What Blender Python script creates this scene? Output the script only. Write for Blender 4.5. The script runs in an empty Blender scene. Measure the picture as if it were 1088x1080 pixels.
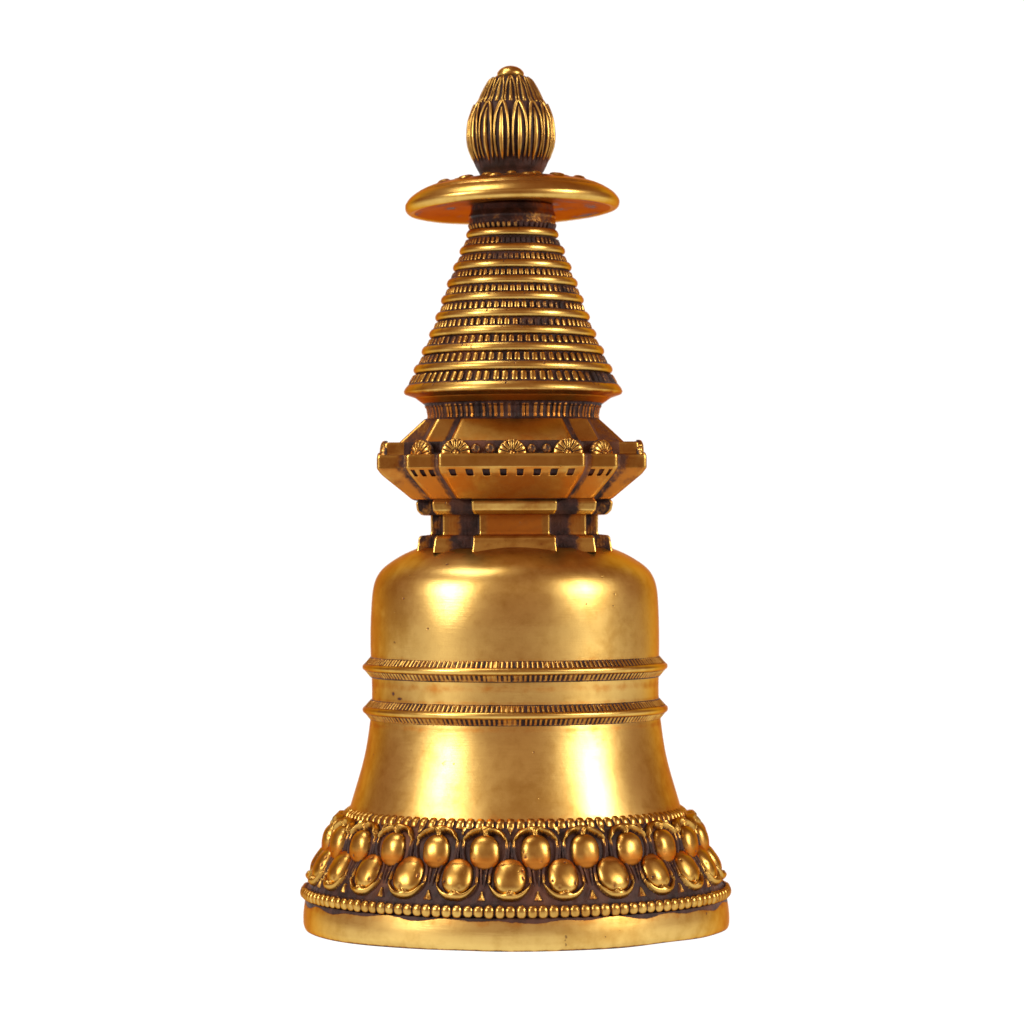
import bpy, math, random
import numpy as np

random.seed(7)
rng = np.random.default_rng(11)
S = 0.00025            # metres per drawing unit
BASE = 985.0           # drawing height of the surface the stupa stands on
CAM_D = 3660.0
TAU = 2 * math.pi

scene = bpy.context.scene
col = scene.collection

# ------------------------------------------------------------------ helpers
def link(o, parent=None):
    col.objects.link(o)
    if parent is not None:
        o.parent = parent
    return o

def mesh_obj(name, verts, faces, mat, parent=None, patina=None, copper_bounce=None, smooth=True):
    me = bpy.data.meshes.new(name)
    verts = np.asarray(verts, dtype=np.float32).reshape(-1, 3)
    faces = np.asarray(faces, dtype=np.int32)
    me.vertices.add(len(verts))
    me.vertices.foreach_set("co", verts.ravel())
    nf, k = faces.shape
    me.loops.add(nf * k)
    me.loops.foreach_set("vertex_index", faces.ravel())
    me.polygons.add(nf)
    me.polygons.foreach_set("loop_start", np.arange(0, nf * k, k, dtype=np.int32))
    me.polygons.foreach_set("loop_total", np.full(nf, k, dtype=np.int32))
    me.update(calc_edges=True)
    me.validate()
    me.polygons.foreach_set("use_smooth", np.full(len(me.polygons), smooth))
    for nm, val in (("patina", patina), ("copper_bounce", copper_bounce)):
        a = me.attributes.new(nm, 'FLOAT', 'POINT')
        if val is None:
            val = np.zeros(len(verts))
        a.data.foreach_set("value", np.clip(np.asarray(val, dtype=np.float32).ravel(), 0, 1))
    me.materials.append(mat)
    o = bpy.data.objects.new(name, me)
    return link(o, parent)

def grid_faces(nv, nt, wrap=True):
    i = np.arange(nv - 1)[:, None]
    j = np.arange(nt if wrap else nt - 1)[None, :]
    j2 = (j + 1) % nt
    a = i * nt + j; b = i * nt + j2; c = (i + 1) * nt + j2; d = (i + 1) * nt + j
    return np.stack([np.broadcast_to(x, (nv - 1, j.shape[1])) for x in (a, b, c, d)], -1).reshape(-1, 4)

def fillet(pts, rad, n=6):
    """round the inner corners of an open polyline; rad: one radius or one per point"""
    pts = [np.array(p, float) for p in pts]
    if not hasattr(rad, '__len__'):
        rad = [rad] * len(pts)
    out = [pts[0]]
    for i in range(1, len(pts) - 1):
        p, q, r = pts[i - 1], pts[i], pts[i + 1]
        d1 = np.linalg.norm(p - q); d2 = np.linalg.norm(r - q)
        t = min(rad[i], d1 * .45, d2 * .45)
        a = q + (p - q) / d1 * t; b = q + (r - q) / d2 * t
        for k in range(n + 1):
            u = k / n
            out.append((1 - u) ** 2 * a + 2 * u * (1 - u) * q + u * u * b)
    out.append(pts[-1])
    return np.array(out)

def resample(pts, step):
    """keep the points, add more so that no gap exceeds step"""
    out = [pts[0]]
    for p, q in zip(pts[:-1], pts[1:]):
        n = max(1, int(math.ceil(np.linalg.norm(q - p) / step)))
        for k in range(1, n + 1):
            out.append(p + (q - p) * k / n)
    return np.array(out)

def uniform(pts, n):
    d = np.concatenate([[0], np.cumsum(np.linalg.norm(np.diff(pts, axis=0), axis=1))])
    s = np.linspace(0, d[-1], n)
    return np.stack([np.interp(s, d, pts[:, 0]), np.interp(s, d, pts[:, 1])], -1)

def catmull(pts, n=12):
    P = np.array(pts, float)
    P = np.vstack([2 * P[0] - P[1], P, 2 * P[-1] - P[-2]])
    out = []
    for i in range(1, len(P) - 2):
        for k in range(n):
            t = k / n
            out.append(.5 * ((2 * P[i]) + (-P[i-1] + P[i+1]) * t + (2*P[i-1] - 5*P[i] + 4*P[i+1] - P[i+2]) * t*t
                             + (-P[i-1] + 3*P[i] - 3*P[i+1] + P[i+2]) * t**3))
    out.append(P[-2])
    return np.array(out)

def normals2(prof):
    """outward normals of a (R, y) profile running downward (y grows downward in the drawing)"""
    t = np.gradient(prof, axis=0)
    t /= np.linalg.norm(t, axis=1)[:, None] + 1e-9
    return np.stack([t[:, 1], -t[:, 0]], -1)      # (nR, ny)

def ring(theta, R, y, nrm=None, h=None):
    if h is not None:
        R = R + nrm[0] * h; y = y + nrm[1] * h
    return np.stack([R * np.sin(theta), -R * np.cos(theta), BASE - y], -1) * S

def wob(theta, z, amp):
    """slow uneven surface of hand-finished casting"""
    return amp * (np.sin(3 * theta + z * .021 + .7) * .5 + np.sin(5 * theta - z * .034 + 2.1) * .35
                  + np.sin(11 * theta + z * .05 + 4.) * .2 + np.sin(2 * theta + .08 * z) * .3)

def lathe(name, prof, mat, parent=None, nt=256, relief=None, wobble=.25, cap=True, patina=None, copper_bounce=None):
    """prof (n,2) of (R, y) top to bottom; relief(theta, k, prof) -> (height, patina) grids"""
    prof = np.asarray(prof, float)
    nv = len(prof)
    th = np.linspace(0, TAU, nt, endpoint=False)[None, :].repeat(nv, 0)
    R = prof[:, 0][:, None]; y = prof[:, 1][:, None]
    n = normals2(prof)
    h = wob(th, y, wobble) * np.clip(R / 30, 0, 1)
    pat = np.zeros((nv, nt)); cop_bounce = np.zeros((nv, nt))
    if patina is not None: pat = pat + patina(th, R + 0 * th, y + 0 * th)
    if copper_bounce is not None: cop_bounce = cop_bounce + copper_bounce(th, R + 0 * th, y + 0 * th)
    if relief is not None:
        rh, rp = relief(th, R + 0 * th, y + 0 * th)
        h = h + rh; pat = np.maximum(pat, rp)
    V = ring(th, R, y, (n[:, 0][:, None], n[:, 1][:, None]), h).reshape(-1, 3)
    F = grid_faces(nv, nt)
    if cap:
        k = len(V)
        ztop = V[:nt].mean(0); zbot = V[(nv - 1) * nt:].mean(0)
        V = np.vstack([V, [0, 0, ztop[2]], [0, 0, zbot[2]]])
        j = np.arange(nt); j2 = (j + 1) % nt
        top = np.stack([np.full(nt, k), j2, j, j], -1)
        bot = np.stack([np.full(nt, k + 1), (nv - 1) * nt + j, (nv - 1) * nt + j2, (nv - 1) * nt + j2], -1)
        pat = np.append(pat.ravel(), [pat[0].mean(), pat[-1].mean()])
        cop_bounce = np.append(cop_bounce.ravel(), [cop_bounce[0].mean(), cop_bounce[-1].mean()])
        o = mesh_obj_mixed(name, V, F, np.vstack([top[:, :3], bot[:, :3]]), mat, parent, pat, cop_bounce)
    else:
        o = mesh_obj(name, V, F[:, ::-1], mat, parent, pat, cop_bounce)
    return o

def mesh_obj_mixed(name, V, quads, tris, mat, parent, pat, cop_bounce):
    quads = quads[:, ::-1]
    me = bpy.data.meshes.new(name)
    V = np.asarray(V, dtype=np.float32)
    me.vertices.add(len(V)); me.vertices.foreach_set("co", V.ravel())
    nq, ntri = len(quads), len(tris)
    me.loops.add(nq * 4 + ntri * 3)
    me.loops.foreach_set("vertex_index", np.concatenate([quads.ravel(), tris.ravel()]).astype(np.int32))
    me.polygons.add(nq + ntri)
    me.polygons.foreach_set("loop_start", np.concatenate([np.arange(nq) * 4, nq * 4 + np.arange(ntri) * 3]).astype(np.int32))
    me.polygons.foreach_set("loop_total", np.concatenate([np.full(nq, 4), np.full(ntri, 3)]).astype(np.int32))
    me.update(calc_edges=True); me.validate()
    me.polygons.foreach_set("use_smooth", np.full(len(me.polygons), True))
    for nm, val in (("patina", pat), ("copper_bounce", cop_bounce)):
        a = me.attributes.new(nm, 'FLOAT', 'POINT')
        a.data.foreach_set("value", np.clip(np.asarray(val, dtype=np.float32).ravel(), 0, 1))
    me.materials.append(mat)
    return link(bpy.data.objects.new(name, me), parent)

def sstep(a, b, x):
    t = np.clip((x - a) / (b - a), 0, 1)
    return t * t * (3 - 2 * t)

def lump(x):
    """0..1..0 half-round over -1..1"""
    return np.sqrt(np.clip(1 - x * x, 0, 1))

# ---------------------------------------------------------------- materials
def make_metal(name, base=(0.70, 0.482, 0.148), rough=.30, streak=.5, pits=.0, grime=0.0, coat=.0):
    m = bpy.data.materials.new(name); m.use_nodes = True
    nt = m.node_tree; N = nt.nodes; L = nt.links
    N.clear()
    def nd(t, **kw):
        n = N.new(t)
        for k, v in kw.items(): setattr(n, k, v)
        return n
    def math_(op, a, b=None, c=None, clamp=False):
        n = nd('ShaderNodeMath', operation=op, use_clamp=clamp)
        for i, v in enumerate((a, b, c)):
            if v is None: continue
            if isinstance(v, (int, float)): n.inputs[i].default_value = v
            else: L.new(v, n.inputs[i])
        return n.outputs[0]
    def noise(scale, detail=4, rough_=.55, vec=None):
        n = nd('ShaderNodeTexNoise')
        n.inputs['Scale'].default_value = scale; n.inputs['Detail'].default_value = detail
        n.inputs['Roughness'].default_value = rough_
        L.new(vec if vec is not None else tc.outputs['Object'], n.inputs['Vector'])
        return n.outputs['Fac']
    def rng_(v, a, b, c=0., d=1.):
        n = nd('ShaderNodeMapRange', interpolation_type='SMOOTHSTEP')
        n.inputs['From Min'].default_value = a; n.inputs['From Max'].default_value = b
        n.inputs['To Min'].default_value = c; n.inputs['To Max'].default_value = d
        L.new(v, n.inputs['Value']); return n.outputs[0]
    def mixc(f, a, b):
        n = nd('ShaderNodeMix', data_type='RGBA')
        if isinstance(f, (int, float)): n.inputs['Factor'].default_value = f
        else: L.new(f, n.inputs['Factor'])
        for s, v in ((6, a), (7, b)):
            if isinstance(v, tuple): n.inputs[s].default_value = (*v, 1)
            else: L.new(v, n.inputs[s])
        return n.outputs[2]
    tc = nd('ShaderNodeTexCoord')
    pa = nd('ShaderNodeAttribute', attribute_name='patina').outputs['Fac']
    ca = nd('ShaderNodeAttribute', attribute_name='copper_bounce').outputs['Fac']
    mp = nd('ShaderNodeMapping'); mp.inputs['Scale'].default_value = (1, 1, 14)
    L.new(tc.outputs['Object'], mp.inputs['Vector'])
    n_fine = noise(900, 5, .6)
    n_mid = noise(260, 5, .6)
    n_big = noise(45, 3, .5)
    n_brush = noise(190, 4, .6, mp.outputs['Vector'])
    n_pit = noise(520, 2, .4)
    # patina mask : attribute broken up by noise, plus pits and grime
    p = math_('ADD', pa, math_('MULTIPLY', math_('SUBTRACT', n_mid, .5), .75))
    p = math_('ADD', p, math_('MULTIPLY', math_('SUBTRACT', n_fine, .5), .5))
    p = math_('ADD', p, math_('MULTIPLY', math_('SUBTRACT', n_big, .5), .35 + grime))
    mask = rng_(p, .40, .70)
    if pits > 0:
        pit = math_('MULTIPLY', rng_(n_pit, .735, .77), rng_(n_big, .5, .62))
        mask = math_('MAXIMUM', mask, math_('MULTIPLY', pit, pits, clamp=True))
    # colour of the metal: reddish wear plus painted warm bounce from below
    cop_bounce = rng_(math_('ADD', ca, math_('MULTIPLY', math_('SUBTRACT', n_mid, .5), .8)), .22, .86)
    b2 = tuple(c * k for c, k in zip(base, (.74, .64, .50)))
    gold = mixc(rng_(math_('ADD', math_('MULTIPLY', n_big, .6), math_('MULTIPLY', n_mid, .4)), .40, .66), base, b2)
    gold = mixc(cop_bounce, gold, (0.46, 0.165, 0.024))
    gold = mixc(rng_(p, .14, .50, 0, .62), gold, (0.34, 0.125, 0.028))
    tint = (0.66, 0.23, 0.07)
    r = math_('ADD', rough, math_('MULTIPLY', math_('SUBTRACT', n_brush, .5), .10 * streak))
    r = math_('ADD', r, math_('MULTIPLY', math_('SUBTRACT', n_big, .5), .16))
    r = math_('ADD', r, math_('MULTIPLY', cop_bounce, .12))
    bm1 = nd('ShaderNodeBump'); bm1.inputs['Strength'].default_value = .055 * streak; bm1.inputs['Distance'].default_value = .0006
    L.new(n_brush, bm1.inputs['Height'])
    bm2 = nd('ShaderNodeBump'); bm2.inputs['Strength'].default_value = .05; bm2.inputs['Distance'].default_value = .0008
    L.new(n_mid, bm2.inputs['Height']); L.new(bm1.outputs[0], bm2.inputs['Normal'])
    bm3 = nd('ShaderNodeBump'); bm3.inputs['Strength'].default_value = .35; bm3.inputs['Distance'].default_value = .0003
    bm3.invert = True
    L.new(mask, bm3.inputs['Height']); L.new(bm2.outputs[0], bm3.inputs['Normal'])
    g = nd('ShaderNodeBsdfPrincipled')
    g.inputs['Metallic'].default_value = 1
    L.new(gold, g.inputs['Base Color']); L.new(r, g.inputs['Roughness'])
    g.inputs['Specular Tint'].default_value = (*tint, 1)
    g.inputs['Coat Weight'].default_value = coat; g.inputs['Coat Roughness'].default_value = .25
    L.new(bm3.outputs[0], g.inputs['Normal'])
    d = nd('ShaderNodeBsdfPrincipled')
    dc = mixc(rng_(n_mid, .35, .65), (0.056, 0.022, 0.018), (0.018, 0.007, 0.006))
    dc = mixc(rng_(n_big, .52, .7), dc, (0.13, 0.045, 0.020))
    L.new(dc, d.inputs['Base Color'])
    d.inputs['Roughness'].default_value = .6
    d.inputs['Specular IOR Level'].default_value = .28
    bm4 = nd('ShaderNodeBump'); bm4.inputs['Strength'].default_value = .5; bm4.inputs['Distance'].default_value = .0004
    L.new(n_fine, bm4.inputs['Height']); L.new(bm4.outputs[0], d.inputs['Normal'])
    mx = nd('ShaderNodeMixShader')
    L.new(mask, mx.inputs[0]); L.new(g.outputs[0], mx.inputs[1]); L.new(d.outputs[0], mx.inputs[2])
    out = nd('ShaderNodeOutputMaterial'); L.new(mx.outputs[0], out.inputs['Surface'])
    return m

GOLD_DOME = make_metal('burnished_gold', rough=.36, streak=.8, pits=1.0)
GOLD_RING = make_metal('gilded_moulding', base=(.64, .42, .115), rough=.33, streak=.3, pits=.6)
GOLD_CAST = make_metal('gilded_casting', base=(.58, .365, .095), rough=.33, streak=.2, pits=.8)
GOLD_WORN = make_metal('worn_gilding', base=(.60, .385, .10), rough=.31, streak=.3, pits=1.0, grime=.1)

# -------------------------------------------------------------------- thing
stupa = link(bpy.data.objects.new('stupa', None))
stupa.empty_display_size = .02
stupa['label'] = 'gilded metal stupa with bell-shaped dome, ringed spire and lotus-petal base, standing on white surface'
stupa['category'] = 'stupa'

# ---- base drum
prof = fillet([(150, 985), (223.6, 985), (226.0, 979.5), (226.2, 968), (224.6, 957), (223.6, 951.5), (205, 951.5)],
              [0, 3, 4, 8, 6, 1.5, 0])[::-1]
prof = resample(prof, 2.0)
def base_pat(th, R, y):
    edge = 955.2 + 2.2 * np.sin(9 * th + 1) * np.sin(4.3 * th) + 1.4 * np.sin(23 * th)
    return .95 * sstep(edge + 1.5, edge - 1.5, y) + .62 * sstep(981.5, 984.5, y)
base_drum = lathe('base_drum', prof, GOLD_DOME, stupa, nt=360, wobble=.6,
                  relief=lambda th, R, y: ((.5 * np.sin(5 * th + .6) + .22 * np.sin(13 * th + 1)) * sstep(976, 985, y), 0 * th), patina=base_pat,
                  copper_bounce=lambda th, R, y: .45 * sstep(966, 957, y))

# ---- lotus base body, with the rope band on its top edge
core = catmull([(172, 853), (173, 857), (178.5, 861), (181, 865.5), (184, 869.5), (190, 875), (194.5, 882), (196.5, 889), (198, 896), (199.5, 902),
                (203, 908), (207.5, 915), (212, 923), (216, 931), (219, 938), (219, 944), (220, 952.6)], 8)
core = uniform(core, 190)
NR = 108
jit = rng.normal(0, 1, 400)
def core_rel(th, R, y):
    # short rounded beads of the rope band, sloping with the shoulder
    k = th / TAU * NR
    u = (k - np.floor(k)) * 2 - 1
    idx = np.floor(k).astype(int) % NR
    band = lump((y - 861.8) / 5.4) ** .7
    tooth = lump(u / .84) ** .8
    h = 2.9 * band * tooth * (1 + .09 * jit[idx])
    pat = 1 - .82 * sstep(.34, .66, band * tooth)
    edge = 855.6 + 1.2 * np.sin(13 * th) * np.sin(7.7 * th + 1)
    pat = np.where(y < edge, sstep(edge - 2.2, edge, y), pat)
    h = h + .25 * np.sin(120 * th + .2 * y) * (y > 868)
    return h, pat
lotus = lathe('lotus_base', core, GOLD_CAST, stupa, nt=NR * 13, relief=core_rel, wobble=.3)

d_core = np.concatenate([[0], np.cumsum(np.linalg.norm(np.diff(core, axis=0), axis=1))])
n_core = normals2(core)
def arc_at(y):   # arc length of a drawing height on the body
    return float(np.interp(y, core[:, 1], d_core))

def petal_mesh(upper, seed):
    r = np.random.default_rng(seed)
    nu, nv = 84, 92
    if upper:
        yc, Rref, s0 = 884.5, 199.0, arc_at(884.5)
        cell, v0, v1 = 26.05, -25.0, 27.0
    else:
        yc, Rref, s0 = 912.5, 212.0, arc_at(912.5)
        cell, v0, v1 = 27.62, -34.0, 26.0
    s = np.linspace(-cell - .9, cell + .9, nu)[None, :].repeat(nv, 0)
    v = np.linspace(v0, v1, nv)[:, None].repeat(nu, 1)          # v grows upward
    sk = r.normal(0, .5); ew = r.normal(0, .35); ehh = r.normal(0, .5)
    a = np.abs(s)
    vv = v if upper else -v
    if upper:
        ev = v + 4.4; wv = 15.6 + ew; eh = 18.2 + ehh
        top = 25.2 * np.clip(1 - (a / 24.0) ** 2.3, 0, 1) ** .5
        low = top - (7.6 * sstep(26.5, 18, a) + .9 + 6.5 * np.exp(-(a / 3.6) ** 2))
        hs = 7.2 + 2.4 * np.exp(-(s / 8) ** 2)
        hend = 22.8
    else:
        ev = v - .2; wv = 17.0 + ew; eh = 19.6 + ehh
        top = 26.4 * np.clip(1 - (a / 22.6) ** 2.3, 0, 1) ** .5
        low = top - (5.4 * sstep(27, 14, a) + 1.2 + 4.6 * np.exp(-(a / 3.6) ** 2))
        hs = 5.6 + 2.6 * np.exp(-(s / 7) ** 2)
        hend = 21.6
    e = (np.abs(s + .03 * sk * v) / wv) ** 2.3 + (np.abs(ev) / eh) ** 2.3
    egg = 9.0 * np.clip(1 - e, 0, 1) ** .5
    dd = r.uniform(0, 6, 3)
    egg = egg * (1 + .045 * np.sin(s * .13 + dd[0]) * np.sin(v * .12 + dd[1])) + .07 * np.sin(s * .5 + v * .3 + dd[2]) * (egg > 2)
    dl = vv - low; dt = top - vv
    hood = hs * sstep(0, 1.5 if upper else 1.8, dl) * np.sqrt(np.clip(1 - np.clip(1 - dt / (6.5 if upper else 4.5), 0, 1) ** 2, 0, 1)) * (dt > 0) * (dl > 0) * (a < hend)
    hood = hood * (1 - .35 * np.exp(-(a / 1.3) ** 2) * sstep(6, 2, dl))
    # thin edge line running on from the hood ends round the egg
    leg_s = (22.2 if upper else 21.0) - 4.5 * np.clip(-vv / 18, 0, 1.4) ** 2
    leg = 3.3 * lump((a - leg_s) / 1.9) * (vv < (8 if upper else 7)) * sstep(-21, -14, vv)
    leg2 = 2.8 * lump((a - (25.0 - 1.2 * np.clip(-vv / 12, -1, 1))) / 1.2) * sstep(-16, -8, vv) * sstep(12, 4, vv)
    # little pointed tip of the hidden petal between two
    tipw = np.clip((vv - (14 if upper else 15)) / 10.0, 0, 1) * (5.4 if upper else 5.6)
    lim = 24.5 if upper else 26.0
    tip = 3.6 * np.clip(1 - np.abs(cell - a) / np.maximum(tipw, .01), 0, 1) ** .75 * (vv < lim) * (tipw > 0)
    h = np.maximum.reduce([egg, hood, leg, leg2, tip])
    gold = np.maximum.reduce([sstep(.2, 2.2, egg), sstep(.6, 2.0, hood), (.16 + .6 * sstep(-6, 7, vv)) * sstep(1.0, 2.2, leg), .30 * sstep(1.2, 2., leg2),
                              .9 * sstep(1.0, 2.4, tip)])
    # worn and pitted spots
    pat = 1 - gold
    for _ in range(r.integers(2, 6)):
        qa = r.uniform(0, TAU); qs, qv = 14 * math.sin(qa), 15 * math.cos(qa)
        q = ((s - qs) ** 2 + ((v - qv) * .8) ** 2) / r.uniform(1.5, 5)
        pat = np.maximum(pat, .55 * np.exp(-q)); h = h - .5 * np.exp(-q)
    cop_bounce = .95 * sstep(3, -18, v) if upper else .8 * np.maximum(sstep(9, 18, v), sstep(-18, -30, v))  # warm surroundings on the egg ends, painted in as redder metal
    sink = -1.2
    h = np.where(h < .05, sink, h)
    rim = np.minimum.reduce([np.arange(nu)[None, :] + 0 * s, (nu - 1 - np.arange(nu))[None, :] + 0 * s,
                             np.arange(nv)[:, None] + 0 * s, (nv - 1 - np.arange(nv))[:, None] + 0 * s])
    h = np.where(rim < 1, np.minimum(h, sink), h)
    arc = s0 - v
    R = np.interp(arc, d_core, core[:, 0]); y = np.interp(arc, d_core, core[:, 1])
    nR = np.interp(arc, d_core, n_core[:, 0]); ny = np.interp(arc, d_core, n_core[:, 1])
    # the cell narrows or widens with the body, so copies meet edge to edge
    th = s / Rref
    V = ring(th, R, y, (nR, ny), h).reshape(-1, 3)
    F = grid_faces(nv, nu, wrap=False)
    return V, F, pat, cop_bounce

protos = {}
for up in (True, False):
    for k in range(6):
        V, F, pat, cop_bounce = petal_mesh(up, 100 + k + 10 * up)
        protos[(up, k)] = mesh_obj('petal', V, F, GOLD_CAST, lotus, pat, cop_bounce)
used = set()
order = [0, 1, 2, 3, 4, 5, 2, 0, 4, 1, 5, 3]
for up in (True, False):
    for i in range(24):
        k = order[i % 12]
        p = protos[(up, k)]
        if (up, k) in used:
            p = p.copy(); col.objects.link(p); p.parent = lotus
        used.add((up, k))
        p.rotation_euler = (0, 0, math.radians(i * 15 + (7.5 if up else 0) - 1.6 + random.uniform(-.12, .12)))

# ---- ring of pearls under the petals
NB = 130
c = np.linspace(-math.pi * .62, math.pi * .62, 30)
prof = np.stack([221.2 + 5.6 * np.cos(c), 945.4 + 6.9 * np.sin(c)], -1)
bjit = rng.normal(0, 1, (3, NB))
def pearl_rel(th, R, y):
    k = th / TAU * NB
    idx = np.floor(k).astype(int) % NB
    u = (k - np.floor(k)) * 2 - 1 + .05 * bjit[0][idx]
    tv = (y - 945.4) / (7.0 + .10 * bjit[2][idx])
    bead = np.clip(1 - (np.abs(u) / .99) ** 2.6 - np.abs(tv) ** 4.0, 0, 1) ** .5
    h = -2.8 + (4.6 + .3 * bjit[1][idx]) * bead
    return h, 1 - .84 * sstep(.30, .62, bead)
lathe('pearl_ring', prof, GOLD_CAST, lotus, nt=NB * 12, relief=pearl_rel, wobble=.3, cap=False)

# ---- dome
prof = catmull([(80, 580.5), (99, 581.5), (108, 584.5), (118, 589), (129, 595.5), (139.5, 603.5), (146.5, 613), (150.5, 625), (152.3, 640), (153.2, 660),
                (153.2, 680), (153.0, 700), (152.6, 720), (152.3, 740), (153, 756), (154, 766), (156.5, 783),
                (160.3, 802), (165.3, 822), (171, 842), (175.5, 857), (176, 862)], 8)
prof = resample(prof, 2.2)
def dome_cop_bounce(th, R, y):
    return (.42 * sstep(590, 582, y) + .40 * np.exp(-((y - 697) / 4) ** 2) + .5 * np.exp(-((y - 726) / 6) ** 2)
            + .5 * np.exp(-((y - 741) / 3) ** 2) + .5 * np.exp(-((y - 768) / 4) ** 2) + .4 * sstep(846, 856, y))  # redder by the rings: wear and painted warm bounce
def dome_pat(th, R, y):
    p = .75 * sstep(583.5, 581.5, y)
    for a, yy, w, hgt in ((-.62, 665, .010, 1.6), (-.55, 598.5, .016, 1.1), (-.86, 634, .012, 1.3), (.12, 790, .006, 1.2),
                          (-.40, 802, .006, 1.4), (.5, 640, .006, 1.), (-.75, 790, .005, 1.), (-.98, 733, .02, 2), (-.9, 738, .03, 1.5)):
        d = th - a - TAU * np.round((th - a) / TAU)
        p = np.maximum(p, .95 * np.exp(-(d / w) ** 2 - ((y - yy) / hgt) ** 2))
    return p
dome = lathe('dome', prof, GOLD_DOME, stupa, nt=640, wobble=.75, patina=dome_pat, copper_bounce=dome_cop_bounce)

def dome_ring(yc, seed):
    r = np.random.default_rng(seed); NH = 186
    pr = fillet([(150.5, yc - 11.5), (153.6, yc - 10.5), (159.6, yc - 3.6), (161.6, yc - 2.2), (162.2, yc), (161.6, yc + 2.4), (159.4, yc + 3.8),
                 (153.6, yc + 11), (150.5, yc + 12)], 1.2, 4)
    pr = resample(pr, .75)
    j = r.normal(0, 1, (2, NH)); ph = r.uniform(0, 6, 4)
    def rel(th, R, y):
        h = 0 * th; pat = 0 * th
        for s, off in ((-1, 0.), (1, .5)):
            k = th / TAU * NH + off
            idx = np.floor(k).astype(int) % NH
            u = (k - np.floor(k)) * 2 - 1 + .08 * j[0][idx]
            v = (s * (y - yc) - 7.1) / 3.6
            band = sstep(1.0, .75, np.abs(v))
            cut = band * sstep(.26, .62, np.abs(u)) * (.85 + .15 * j[1][idx])
            fade = sstep(-.5, .1, np.sin(2 * th + ph[0]) + .8 * np.sin(5 * th + ph[1] + s))   # worn away in places
            fade = .78 + .22 * fade
            h -= 1.5 * cut * fade
            pat = np.maximum(pat, cut * fade)
            line = np.exp(-((s * (y - yc) - 3.9) / .7) ** 2)
            pat = np.maximum(pat, .55 * line * fade)
            pat = np.maximum(pat, .9 * np.exp(-((s * (y - yc) - 10.8) / .9) ** 2) * fade)
        return h, pat
    return lathe('beaded_ring', pr, GOLD_RING, dome, nt=NH * 9, relief=rel, wobble=.35, cap=False,
                 copper_bounce=lambda th, R, y: .5 * sstep(2, 8, y - yc))
dome_ring(708, 5)
dome_ring(753, 6)

# ---- redented square tiers
def plan(A, a, B, rc):
    """cross-shaped redented square, going round; every segment cut into the same number of points"""
    q = [(a, -A), (a, -B), (B, -B), (B, -a), (A, -a)]
    pts = []
    for k in range(4):
        cs, sn = [(1, 0), (0, 1), (-1, 0), (0, -1)][k]
        pts += [(x * cs - y * sn, x * sn + y * cs) for x, y in q]
    return np.array(pts, float)

SEG = {0: 5, }
def plan_ring(A, a, B, rc, nlong, nshort, nf=5):
    P = plan(A, a, B, rc); n = len(P); out = []; seg = []; par = []
    for i in range(n):
        p, q, r = P[i - 1], P[i], P[(i + 1) % n]
        d1 = np.linalg.norm(p - q); d2 = np.linalg.norm(r - q)
        t = min(rc, d1 * .3, d2 * .3)
        b0 = q + (p - q) / d1 * t; b1 = q + (r - q) / d2 * t
        for k in range(nf):
            u = k / nf
            out.append((1 - u) ** 2 * b0 + 2 * u * (1 - u) * q + u * u * b1); seg.append(i % 5 + 10); par.append(0)
        # straight run to the next corner
        r2 = P[(i + 2) % n]
        d3 = np.linalg.norm(r2 - r); t2 = min(rc, d2 * .3, d3 * .3)
        c0 = r + (q - r) / d2 * t2
        m = nlong if i % 5 == 4 else nshort
        for k in range(m):
            u = k / m
            out.append(b1 + (c0 - b1) * u); seg.append(i % 5); par.append(u)
    return np.array(out), np.array(seg), np.array(par)

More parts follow.
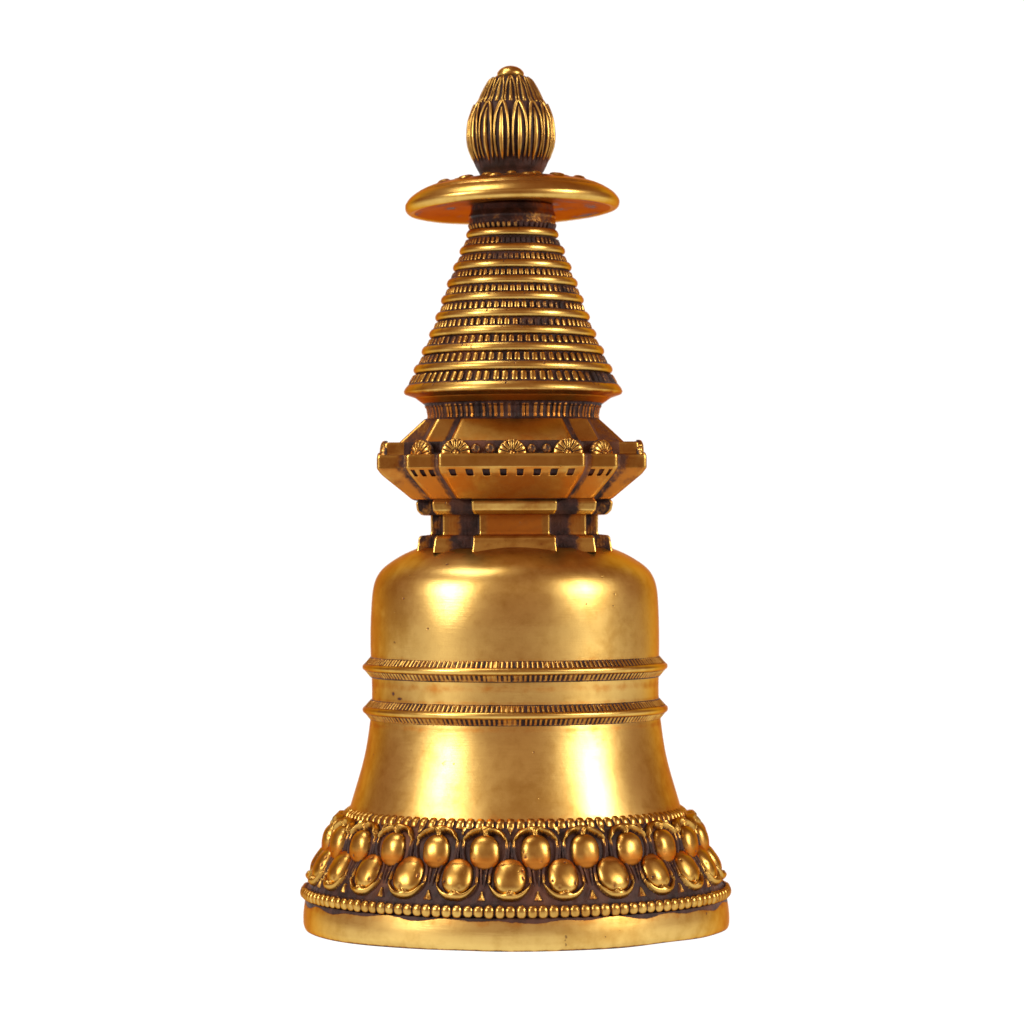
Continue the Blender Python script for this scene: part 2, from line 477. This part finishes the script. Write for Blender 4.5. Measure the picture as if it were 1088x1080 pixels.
def tier(name, levels, mat, parent, rc=2.2, fil=1.3, step=1.2, nlong=150, nshort=40, relief=None, patf=None, cop_bounce_f=None):
    """levels: (A, a, B, y) top to bottom"""
    L = fillet([np.array(l, float) for l in levels], fil, 5)
    L = resample(L, step)
    nv = len(L); rows = []; seg = par = None
    for A, a, B, y in L:
        P, seg, par = plan_ring(A, a, B, rc, nlong, nshort)
        rows.append(P)
    G = np.array(rows)                                  # nv, nt, 2
    nt = G.shape[1]
    y = L[:, 3][:, None].repeat(nt, 1)
    tang = np.roll(G, -1, 1) - np.roll(G, 1, 1)
    tang /= np.linalg.norm(tang, axis=2)[..., None] + 1e-9
    out = np.stack([tang[..., 1], -tang[..., 0]], -1)    # outward in plan
    segs = seg[None, :].repeat(nv, 0); pars = par[None, :].repeat(nv, 0)
    h = np.zeros((nv, nt)); pat = np.zeros((nv, nt)); cop_bounce = np.zeros((nv, nt))
    if relief: h = relief(G, y, segs, pars)
    if patf: pat = patf(G, y, segs, pars, h)
    if cop_bounce_f: cop_bounce = cop_bounce_f(G, y, segs, pars)
    h = h + .25 * np.sin(G[..., 0] * .07 + y * .09) * np.sin(G[..., 1] * .06 + 1.3)
    G = G + out * h[..., None]
    V = np.stack([G[..., 0], G[..., 1], BASE - y], -1).reshape(-1, 3) * S
    F = grid_faces(nv, nt)
    k = len(V)
    V = np.vstack([V, [0, 0, V[0, 2]], [0, 0, V[-1, 2]]])
    j = np.arange(nt); j2 = (j + 1) % nt
    top = np.stack([np.full(nt, k), j2, j], -1)
    bot = np.stack([np.full(nt, k + 1), (nv - 1) * nt + j, (nv - 1) * nt + j2], -1)
    pat = np.append(pat.ravel(), [.5, .5]); cop_bounce = np.append(cop_bounce.ravel(), [0, 0])
    return mesh_obj_mixed(name, V, F, np.vstack([top, bot]), mat, parent, pat, cop_bounce)
# segments: 4 = broad face of an arm, 0 and 3 = short return, 1 and 2 = faces of the corner block

def hatch(G, y):
    return np.sin(G[..., 0] * 1.9 + G[..., 1] * 1.9 + .8 * np.sin(y * .6)) * .5 + .5

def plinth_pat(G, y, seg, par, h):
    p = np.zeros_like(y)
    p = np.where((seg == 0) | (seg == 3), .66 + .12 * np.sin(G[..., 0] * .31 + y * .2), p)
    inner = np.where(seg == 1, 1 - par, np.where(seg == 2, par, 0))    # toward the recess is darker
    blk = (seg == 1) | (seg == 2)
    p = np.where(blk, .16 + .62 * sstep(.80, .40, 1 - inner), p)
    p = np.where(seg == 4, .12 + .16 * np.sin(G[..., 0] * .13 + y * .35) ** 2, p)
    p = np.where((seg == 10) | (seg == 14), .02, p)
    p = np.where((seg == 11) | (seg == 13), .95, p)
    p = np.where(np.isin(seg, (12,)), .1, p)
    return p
def plinth_rel(G, y, seg, par):
    dark = np.isin(seg, (0, 3, 1, 2)) * 1.0
    return dark * .14 * hatch(G, y)
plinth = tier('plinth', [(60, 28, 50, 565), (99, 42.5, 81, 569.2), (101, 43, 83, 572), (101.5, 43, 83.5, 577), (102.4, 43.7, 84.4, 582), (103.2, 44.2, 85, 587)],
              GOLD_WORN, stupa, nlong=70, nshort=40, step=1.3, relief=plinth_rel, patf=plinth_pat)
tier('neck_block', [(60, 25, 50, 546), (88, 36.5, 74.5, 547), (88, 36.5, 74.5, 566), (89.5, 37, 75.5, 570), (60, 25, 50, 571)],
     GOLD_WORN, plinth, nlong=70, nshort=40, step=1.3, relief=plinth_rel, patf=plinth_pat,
     cop_bounce_f=lambda G, y, seg, par: np.where(seg == 4, .95, .6) * sstep(0, .14, np.minimum(par, 1 - par)) * (seg < 10))
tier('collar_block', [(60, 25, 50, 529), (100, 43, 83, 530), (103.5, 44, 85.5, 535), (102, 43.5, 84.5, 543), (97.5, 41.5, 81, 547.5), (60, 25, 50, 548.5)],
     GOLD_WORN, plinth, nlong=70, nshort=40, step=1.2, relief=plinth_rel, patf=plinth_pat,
     cop_bounce_f=lambda G, y, seg, par: .35 + 0 * y)

# ---- cornice with dentil holes
def cor_rel(G, y, seg, par):
    h = np.zeros_like(y)
    row = sstep(3.5, 2.7, np.abs(y - 504.6))
    u = par * 8; f = np.abs(u - np.floor(u) - .5)
    hole = row * sstep(.215, .165, f) * (seg == 4) * (par > .01)
    ub = np.where(seg == 1, par * 2.6, (1 - par) * 2.6); fb = np.abs(ub - np.floor(ub) - .5)
    hole = np.maximum(hole, row * sstep(.26, .20, fb) * ((seg == 1) | (seg == 2)))
    return -4.2 * hole
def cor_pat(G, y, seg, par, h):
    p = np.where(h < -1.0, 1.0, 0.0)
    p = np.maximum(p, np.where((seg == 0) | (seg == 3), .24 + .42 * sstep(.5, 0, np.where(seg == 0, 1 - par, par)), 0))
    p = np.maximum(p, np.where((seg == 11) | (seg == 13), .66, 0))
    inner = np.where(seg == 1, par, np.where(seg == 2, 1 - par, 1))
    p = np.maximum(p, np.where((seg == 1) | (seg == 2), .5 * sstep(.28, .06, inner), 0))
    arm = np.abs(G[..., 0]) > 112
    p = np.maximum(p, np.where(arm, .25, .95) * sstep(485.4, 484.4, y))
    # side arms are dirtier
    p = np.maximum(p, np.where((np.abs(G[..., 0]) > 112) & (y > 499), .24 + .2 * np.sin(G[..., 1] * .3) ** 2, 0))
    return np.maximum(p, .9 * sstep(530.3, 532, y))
def cor_cop_bounce(G, y, seg, par):
    c = .66 + .12 * np.sin(G[..., 0] * .09 + G[..., 1] * .05 + 1)
    return np.where(y > 499, c + .15 * np.isin(seg, (0, 1, 2, 3)), .05)  # redder taper: partly wear, partly warm bounce from below painted in
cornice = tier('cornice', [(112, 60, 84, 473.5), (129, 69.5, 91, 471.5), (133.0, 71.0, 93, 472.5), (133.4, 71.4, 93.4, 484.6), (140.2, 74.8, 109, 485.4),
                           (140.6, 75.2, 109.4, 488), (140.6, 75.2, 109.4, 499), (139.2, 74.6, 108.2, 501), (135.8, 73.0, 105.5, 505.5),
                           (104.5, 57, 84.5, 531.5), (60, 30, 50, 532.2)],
               GOLD_WORN, stupa, rc=4.2, fil=2.6, step=1.0, nlong=170, nshort=44, relief=cor_rel, patf=cor_pat, cop_bounce_f=cor_cop_bounce)

# sloping cap above the cornice, rising to the fluted neck
def cap_pat(G, y, seg, par, h):
    p = np.where((seg == 0) | (seg == 3), .52, 0.)
    p = np.maximum(p, np.where((seg == 11) | (seg == 13), .8, 0))
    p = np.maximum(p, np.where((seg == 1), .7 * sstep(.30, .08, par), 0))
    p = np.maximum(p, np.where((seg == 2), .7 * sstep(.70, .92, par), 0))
    e = 473 + 3 * np.sin(G[..., 0] * .11) + 1.5 * np.sin(G[..., 1] * .2)
    p = np.maximum(p, .85 * sstep(e, e + 5, y))
    return np.maximum(p, .8 * sstep(449.5, 447, y))
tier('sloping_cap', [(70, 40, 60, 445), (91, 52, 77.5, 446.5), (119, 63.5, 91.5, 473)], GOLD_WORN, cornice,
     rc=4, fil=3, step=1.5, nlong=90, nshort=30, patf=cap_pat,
     cop_bounce_f=lambda G, y, seg, par: .30 + .35 * sstep(462, 475, y))

# rosettes standing along the cornice edge
def rosette_mesh(seed, rad=15.6):
    r = np.random.default_rng(seed)
    nr, na = 26, 132
    rr = np.linspace(0, 1, nr)[:, None].repeat(na, 1); aa = np.linspace(0, TAU, na, endpoint=False)[None, :].repeat(nr, 0)
    k = 15
    u = aa / TAU * k; f = np.abs((u - np.floor(u)) - .5) * 2          # 0 mid petal, 1 groove
    bowl = 4.2 * np.sqrt(np.clip(1 - (np.clip(rr - .30, 0, 1) / .70) ** 2.4, 0, 1))
    grv = sstep(.64, .84, f) * sstep(.26, .34, rr) * sstep(.99, .88, rr)
    boss = 2.6 * lump(rr / .21)
    ringv = np.exp(-((rr - .27) / .05) ** 2)
    h = bowl - 1.8 * grv - 1.4 * ringv + boss * (rr < .21)
    scal = 1 - .035 * sstep(.5, 1, f) * (rr > .8)
    R = rad * rr * scal
    X = R * np.sin(aa); Z = R * np.cos(aa)
    pat = np.maximum.reduce([grv * .98, ringv * .8, .27 + 0 * rr]); pat = np.maximum(pat, .5 * sstep(.985, 1, rr))
    V = np.stack([X, -h, Z], -1).reshape(-1, 3)
    back = np.stack([X[-1], np.full(na, 3.5), Z[-1]], -1)
    V = np.vstack([V, back, [[0, 3.5, 0]]]) * S
    F = list(grid_faces(nr + 1, na)[:, ::-1])
    kk = (nr + 1) * na
    F += [np.array([kk, nr * na + j, nr * na + (j + 1) % na, nr * na + (j + 1) % na]) for j in range(na)]
    quads = np.array([q for q in F if q[2] != q[3]])[:, ::-1]
    tris = np.array([q[:3] for q in F if q[2] == q[3]])
    pat = np.append(pat.ravel(), [.8] * (na + 1))
    return V, quads, tris, pat
ros = []
for k in range(2):
    V, Q, T, pat = rosette_mesh(k)
    ros.append(mesh_obj_mixed('rosette', V, Q, T, GOLD_CAST, cornice, pat, np.zeros(len(V))))
first = [True, True]; n_r = 0
def place_ros(x, y, rz, sc=1.0):
    global n_r
    k = n_r % 2; n_r += 1
    o = ros[k]
    if not first[k]:
        o = o.copy(); col.objects.link(o); o.parent = cornice
    first[k] = False
    o.location = (x * S, y * S, (BASE - 485.6 + random.uniform(-.5, .5)) * S)
    o.rotation_euler = (random.uniform(-.04, .04), random.uniform(-.1, .1), rz)
    o.scale = (sc, 1, sc)
for q in range(4):
    rz = q * math.pi / 2; cs, sn = math.cos(rz), math.sin(rz)
    for off in (-57.5, 0, 57.5):
        x, y = off + random.uniform(-.8, .8), -133.8
        place_ros(x * cs - y * sn, x * sn + y * cs, rz, random.uniform(.97, 1.03))
    x, y = 93.5, -93.5
    place_ros(x * cs - y * sn, x * sn + y * cs, rz + math.pi / 4, .98)

# small beads between the rosettes, one trim of the cornice
def ball_grid(cx, cy, cz, r, nu=18, nv=12):
    th = np.linspace(0, TAU, nu, endpoint=False)[None, :].repeat(nv, 0)
    ph = np.linspace(.02, math.pi - .02, nv)[:, None].repeat(nu, 1)
    return np.stack([cx + r * np.sin(ph) * np.sin(th), cy - r * np.sin(ph) * np.cos(th), cz + r * 1.1 * np.cos(ph)], -1).reshape(-1, 3)
bead0 = mesh_obj('bead', ball_grid(0, 0, 0, 5.5) * S, grid_faces(12, 18)[:, ::-1], GOLD_WORN, cornice, np.full(12 * 18, .52), None)
nb = 0
for q in range(4):
    rz = q * math.pi / 2; cs, sn = math.cos(rz), math.sin(rz)
    for off in (-36.5, -21.5, 21.5, 36.5):
        x, y = off + random.uniform(-1, 1), -133.2
        o = bead0 if nb == 0 else bead0.copy()
        if nb: col.objects.link(o); o.parent = cornice
        nb += 1
        o.location = np.array([x * cs - y * sn, x * sn + y * cs, BASE - 480.8]) * S
        o.scale = [random.uniform(.9, 1.06)] * 3
        o.rotation_euler = (0, 0, rz)

# ---- spire
RY = [249.5, 267, 284.3, 301.4, 319, 337, 355.2, 373.4, 393, 414]
RR = [49.5, 56.5, 63.3, 69.8, 76.3, 82.6, 89.2, 97.2, 106, 116.5]
teeth = [48, 56, 60, 62, 63, 64, 65, 66, 68, 70]
pr = [(40, 217), (43.5, 219), (44, 225), (46.5, 231), (45.5, 233), (46, 238)]
for k in range(10):
    inset = 4.4 + .14 * k
    y0 = RY[k] - (6.0 if k else 9)
    if k: pr.append((RR[k - 1] - inset + 1.5, RY[k - 1] + 5.2))
    pr.append((RR[k] - inset - 2.2, RY[k] - 4.2))
pr += [(RR[-1] - 7, 416.5), (103, 424), (94, 430.5), (91, 434), (89.5, 442), (90.5, 448), (80, 449.5)]
pr = resample(np.array(pr, float), .9)
tj = rng.normal(0, 1, (12, 160))
def spire_rel(th, R, y):
    h = 0 * th; pat = 0 * th + .96
    for k in range(10):
        top = RY[k - 1] + 4.9 if k else 237.5
        bot = RY[k] - 3.8
        mid = (top + bot) / 2 + .7; half = (bot - top) / 2 - .3
        n = teeth[k]; kk = th / TAU * n + .37 * k
        idx = np.floor(kk).astype(int) % n
        u = (kk - np.floor(kk)) * 2 - 1 + .08 * tj[k][idx]
        v = (y - mid) / half
        t = np.clip(1 - (np.abs(u) / .80) ** 2.4 - np.abs(v) ** 5, 0, 1) ** .5
        h += (2.1 + .12 * k) * t * (1 + .12 * tj[k][idx + 40]) * (np.abs(v) < 1)
        # the band is clogged with dark residue in places, most of all near the top
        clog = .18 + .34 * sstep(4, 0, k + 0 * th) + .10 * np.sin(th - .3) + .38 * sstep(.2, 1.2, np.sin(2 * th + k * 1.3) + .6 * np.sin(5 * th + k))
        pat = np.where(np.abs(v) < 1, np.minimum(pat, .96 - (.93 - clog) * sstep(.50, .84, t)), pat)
    # fluted neck below the last ring
    kk = th / TAU * 84; idx = np.floor(kk).astype(int) % 84
    u = (kk - np.floor(kk)) * 2 - 1 + .25 * tj[10][idx]
    neck = sstep(430.5, 432, y) * sstep(447.2, 446, y)
    t = sstep(.75, .3, np.abs(u))
    h += neck * 1.5 * t
    worn = .55 + .45 * tj[11][idx]
    pat = np.where(y > 430.5, 1 - neck * t * np.clip(.72 - .25 * worn, 0, 1), pat)
    pat = np.where(y < 239, np.minimum(pat, .60 + .2 * np.sin(th * 2.0 + 2.2)), pat)
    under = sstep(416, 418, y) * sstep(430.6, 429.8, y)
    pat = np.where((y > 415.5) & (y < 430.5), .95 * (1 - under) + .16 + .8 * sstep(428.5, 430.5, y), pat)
    return h, pat
spire = lathe('spire', pr, GOLD_CAST, stupa, nt=1260, relief=spire_rel, wobble=.3,
              copper_bounce=lambda th, R, y: .75 * sstep(416, 420, y) + .35 * sstep(300, 240, y))  # redder underside of the cone is warm bounce put into the colour
for k in range(10):
    Rk, yk = RR[k], RY[k]
    if k < 9:
        hh = 4.7 + .05 * k
        pr = fillet([(Rk - 7, yk - hh), (Rk - 3.2, yk - hh), (Rk - .6, yk - hh * .35), (Rk, yk + 1.4), (Rk - 1.6, yk + hh * .85), (Rk - 7, yk + hh * 1.05)],
                    [0, 1.2, 2.5, 2, 1.5, 0], 6)
    else:
        pr = fillet([(Rk - 10, yk - 5.5), (Rk - 5.5, yk - 5.5), (Rk - 1.5, yk - 1), (Rk, yk + 3), (Rk - 1.5, yk + 5.5), (Rk - 12, yk + 9)],
                    [0, 1.2, 3, 2, 2, 0], 6)
    pr = resample(pr, 1.0)
    ph = rng.uniform(0, 6, 3)
    def rp(th, R, y, yk=yk, ph=ph):
        nick = np.exp(-((np.sin(7 * th + ph[0]) - 1) / .004) ** 2) + np.exp(-((np.sin(11 * th + ph[1]) - 1) / .003) ** 2)
        return np.clip(.75 * sstep(yk - 3.2, yk - 4.4, y) + .8 * nick * np.exp(-((y - yk + 2) / 1.5) ** 2) + .35 * sstep(yk + 3.4, yk + 4.6, y), 0, 1)
    lathe('spire_ring', pr, GOLD_RING, spire, nt=300, wobble=.35, cap=False, patina=rp,
          copper_bounce=lambda th, R, y, yk=yk: .5 * sstep(yk + 2.0, yk + 5, y))

# ---- parasol disc
pr = fillet([(30, 189), (58, 191.5), (80, 195.5), (92, 199.2), (102, 204), (110, 210), (114.2, 216.5), (113.2, 222), (109.5, 225.4), (104.5, 224),
             (80, 220.5), (46, 218), (30, 218)], [0, 8, 8, 6, 8, 7, 5, 3, 2.5, 3, 6, 3, 0], 6)
pr = resample(pr, 1.4)
def disc_rel(th, R, y):
    h = 0 * th; pat = 0 * th
    topside = (y < 206)
    for rg in (98.5, 102.3):
        g = np.exp(-((R - rg) / .8) ** 2) * topside
        h -= .8 * g; pat = np.maximum(pat, .6 * g)
    n = 14; u = th / TAU * n; u = (u - np.floor(u)) * 2 - 1
    for rad, hg, w, off in ((79, 2.5, .42, 0), (58, 2.8, .45, .5)):
        uu = th / TAU * n + off; uu = (uu - np.floor(uu)) * 2 - 1
        b = np.clip(1 - (uu / w) ** 2 - ((R - rad) / 6.5) ** 2, 0, 1) ** .5 * topside
        ringlet = np.exp(-((b - .45) / .12) ** 2) * (b > .05)
        h += hg * b - 1.0 * ringlet
    pat = np.maximum(pat, .42 * topside * (R < 92) * sstep(1.5, .3, h))
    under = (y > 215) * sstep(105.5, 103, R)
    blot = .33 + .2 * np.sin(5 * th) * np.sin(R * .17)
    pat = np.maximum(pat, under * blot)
    return h, pat
parasol = lathe('parasol', pr, GOLD_RING, stupa, nt=420, relief=disc_rel, wobble=.45,
                copper_bounce=lambda th, R, y: .95 * (y > 215) * sstep(106, 103, R))  # underside reddened: reflected warm light painted into the metal

# ---- lotus-bud finial
pr = catmull([(31.5, 192), (33.5, 185), (36.5, 179.5), (38.5, 172), (42, 161), (44, 150), (44.1, 140), (42.3, 129), (39, 119), (36, 112), (35, 109.8),
              (33, 107), (29.6, 99.5), (25.3, 91.5), (21, 85.5), (15, 82.5), (8, 82)][::-1], 10)
pr = uniform(pr, 170)
NP = 15
def bud_rel(th, R, y):
    h = 0 * th; gold = 0 * th
    # lower row, y 112..176
    k = th / TAU * NP + .03
    idx = np.floor(k).astype(int) % NP
    u = (k - np.floor(k)) * 2 - 1 + .05 * tj[0][idx]; a = np.abs(u)
    v = (180 - y) / (180 - 112.5)                          # 0 bottom, 1 tip
    inr = (v > 0) & (v < 1)
    vc = np.clip(v, 0, 1)
    lens = .31 * sstep(-.02, .40, vc) ** .6 * np.clip(1 - (vc / .95) ** 4, 0, 1) ** .6 + .001
    rib = lump(a / lens) * (vc < .94)
    out = .80 * np.clip(1 - np.clip((vc - .45) / .55, 0, 1) ** 2.5, 0, 1) ** .55 * (.80 + .20 * sstep(0, .45, vc))
    lw = .145 + .12 * sstep(.6, 1, vc)
    line = lump((a - out) / lw) * sstep(.04, .2, vc)
    hl = np.maximum.reduce([3.4 * rib * np.clip(lens / .3, 0, 1), 2.4 * line])
    h = np.where(inr, hl, h); gold = np.where(inr, np.maximum.reduce([sstep(.42, .78, rib * np.clip(lens / .2, 0, 1)), .78 * sstep(.45, .8, line) * sstep(.0, .4, vc + .18)]), gold)
    # lower row stands proud of the upper one
    h = h + 1.5 * sstep(.55, .85, vc) * (a < out + lw * .8) * inr
    # upper row, y 84..112
    k = th / TAU * NP + .5
    u = (k - np.floor(k)) * 2 - 1; a = np.abs(u)
    v = np.clip((113 - y) / (113 - 84.0), 0, 1); inr = (y < 112) & (y > 83.5)
    rib = lump(a / (.30 * (1 - .6 * v ** 2))) * (v < .92)
    out = np.where(v < .4, .80, .80 * np.sqrt(np.clip(1 - ((v - .4) / .6) ** 2, 0, 1)))
    line = lump((a - out) / (.17 + .15 * sstep(.6, 1, v)))
    hu = np.maximum(2.3 * rib, 1.8 * line)
    h = np.where(inr, np.maximum(h, hu), h)
    gold = np.where(inr, np.maximum.reduce([gold, sstep(.42, .75, rib), .75 * sstep(.45, .8, line)]), gold)
    grim = .25 + .2 * np.sin(th * 3 + y * .05)
    return h, 1 - gold * (1 - .6 * np.clip(grim, 0, 1) * sstep(165, 178, y))
bud = lathe('bud_finial', pr, GOLD_CAST, stupa, nt=NP * 60, relief=bud_rel, wobble=.25)
pr = catmull([(1, 70.3), (5, 70.8), (10, 73), (13.6, 76.6), (14.2, 79.8), (12.5, 82.8), (9, 84.5), (4, 85)], 8)
lathe('knob', pr, GOLD_RING, bud, nt=96, wobble=.4, copper_bounce=lambda th, R, y: .4 * sstep(78, 82, y),
      patina=lambda th, R, y: .8 * np.exp(-((R - 4) / 4) ** 2) * (np.sin(th) < -.3) + .5 * sstep(81.5, 83.5, y))

# small natural leans of the upper pieces
for o, tilt, dx in ((parasol, -1.5, -1.0), (bud, -.2, -2.0), (spire, 0, -1.0), (cornice, 0, -2.6)):
    z = {parasol: BASE - 215, bud: BASE - 182}.get(o, 0) * S
    t = math.radians(tilt)
    # turn about the piece's own foot on the axis
    px = math.radians(-1.9) if o is parasol else 0
    o.rotation_euler = (px, t, 0)
    o.location = (dx * S - math.sin(t) * z, math.sin(px) * z, z - math.cos(t) * z)

# ------------------------------------------------------------------ setting
white = bpy.data.materials.new('glowing_white_sweep'); white.use_nodes = True
b = white.node_tree.nodes['Principled BSDF']
b.inputs['Base Color'].default_value = (.12, .12, .12, 1); b.inputs['Roughness'].default_value = .6
b.inputs['Emission Color'].default_value = (1, 1, 1, 1); b.inputs['Emission Strength'].default_value = 1.0  # made-up glow that keeps the sweep white and shadowless
sw = fillet([(-.34, 0), (1.25, 0), (1.25, 1.3)], [0, .45, 0], 24)
W = 1.35
V = []; 
for yy, zz in sw: V += [(-W, yy, zz), (W, yy, zz)]
me_f = [(2 * i, 2 * i + 1, 2 * i + 3, 2 * i + 2) for i in range(len(sw) - 1)]
bk = mesh_obj('background', V, np.array(me_f), white)
bk['kind'] = 'structure'

# ------------------------------------------------------------------- lights
world = bpy.data.worlds.new('World'); scene.world = world; world.use_nodes = True
wn = world.node_tree.nodes['Background']
wn.inputs['Color'].default_value = (1.0, .34, .12, 1); wn.inputs['Strength'].default_value = .27

def softbox(name, az, el, dist, w, h, radiance, color=(1, 1, 1), target=(0, 0, .1)):
    a, e = math.radians(az), math.radians(el)
    d = np.array([math.sin(a) * math.cos(e), -math.cos(a) * math.cos(e), math.sin(e)])
    l = bpy.data.lights.new(name, 'AREA'); l.shape = 'RECTANGLE'; l.size = w; l.size_y = h
    l.energy = radiance * math.pi * w * h; l.color = color
    o = link(bpy.data.objects.new(name, l))
    o.location = np.array(target) + d * dist
    from mathutils import Vector
    o.rotation_euler = Vector(tuple(d)).to_track_quat('Z', 'Y').to_euler()
    return o
softbox('softbox_key', -55, 20, .9, .19, .30, 26.0, (1, .99, .93))
softbox('softbox_key_diffuser', -50, 28, 1.0, .50, .60, 1.25, (1, .95, .82))
softbox('softbox_fill', 60, 19, .9, .22, .30, 24.0, (1, .99, .93))
softbox('softbox_fill_diffuser', 55, 26, 1.0, .60, .60, 1.3, (1, .95, .82))
softbox('added_front_fill', 0, 24, 1.3, .7, .5, .28, (1, .95, .80))  # added fill lamp that lifts the middle of the dome
softbox('softbox_top', -75, 68, .8, .26, .26, 11.0, (1, .99, .93))

# ------------------------------------------------------------------- camera
cam = bpy.data.cameras.new('camera'); co = link(bpy.data.objects.new('camera', cam))
co.location = (-2.6 * S, -CAM_D * S, (BASE - 575) * S)
co.rotation_euler = (math.radians(90), 0, 0)
co.rotation_euler.rotate_axis('Z', math.radians(-.22))
cam.sensor_width = 36; cam.lens = 36 * CAM_D / 1088; cam.shift_y = 35 / 1088
cam.dof.use_dof = True; cam.dof.focus_distance = CAM_D * S - .042; cam.dof.aperture_fstop = 16
cam.clip_start = .01; cam.clip_end = 50
scene.camera = co
scene.view_settings.view_transform = 'Standard'; scene.view_settings.look = 'None'
scene.view_settings.exposure = 0; scene.view_settings.gamma = 1
scene.cycles.max_bounces = 8; scene.cycles.glossy_bounces = 6
scene.cycles.use_denoising = True
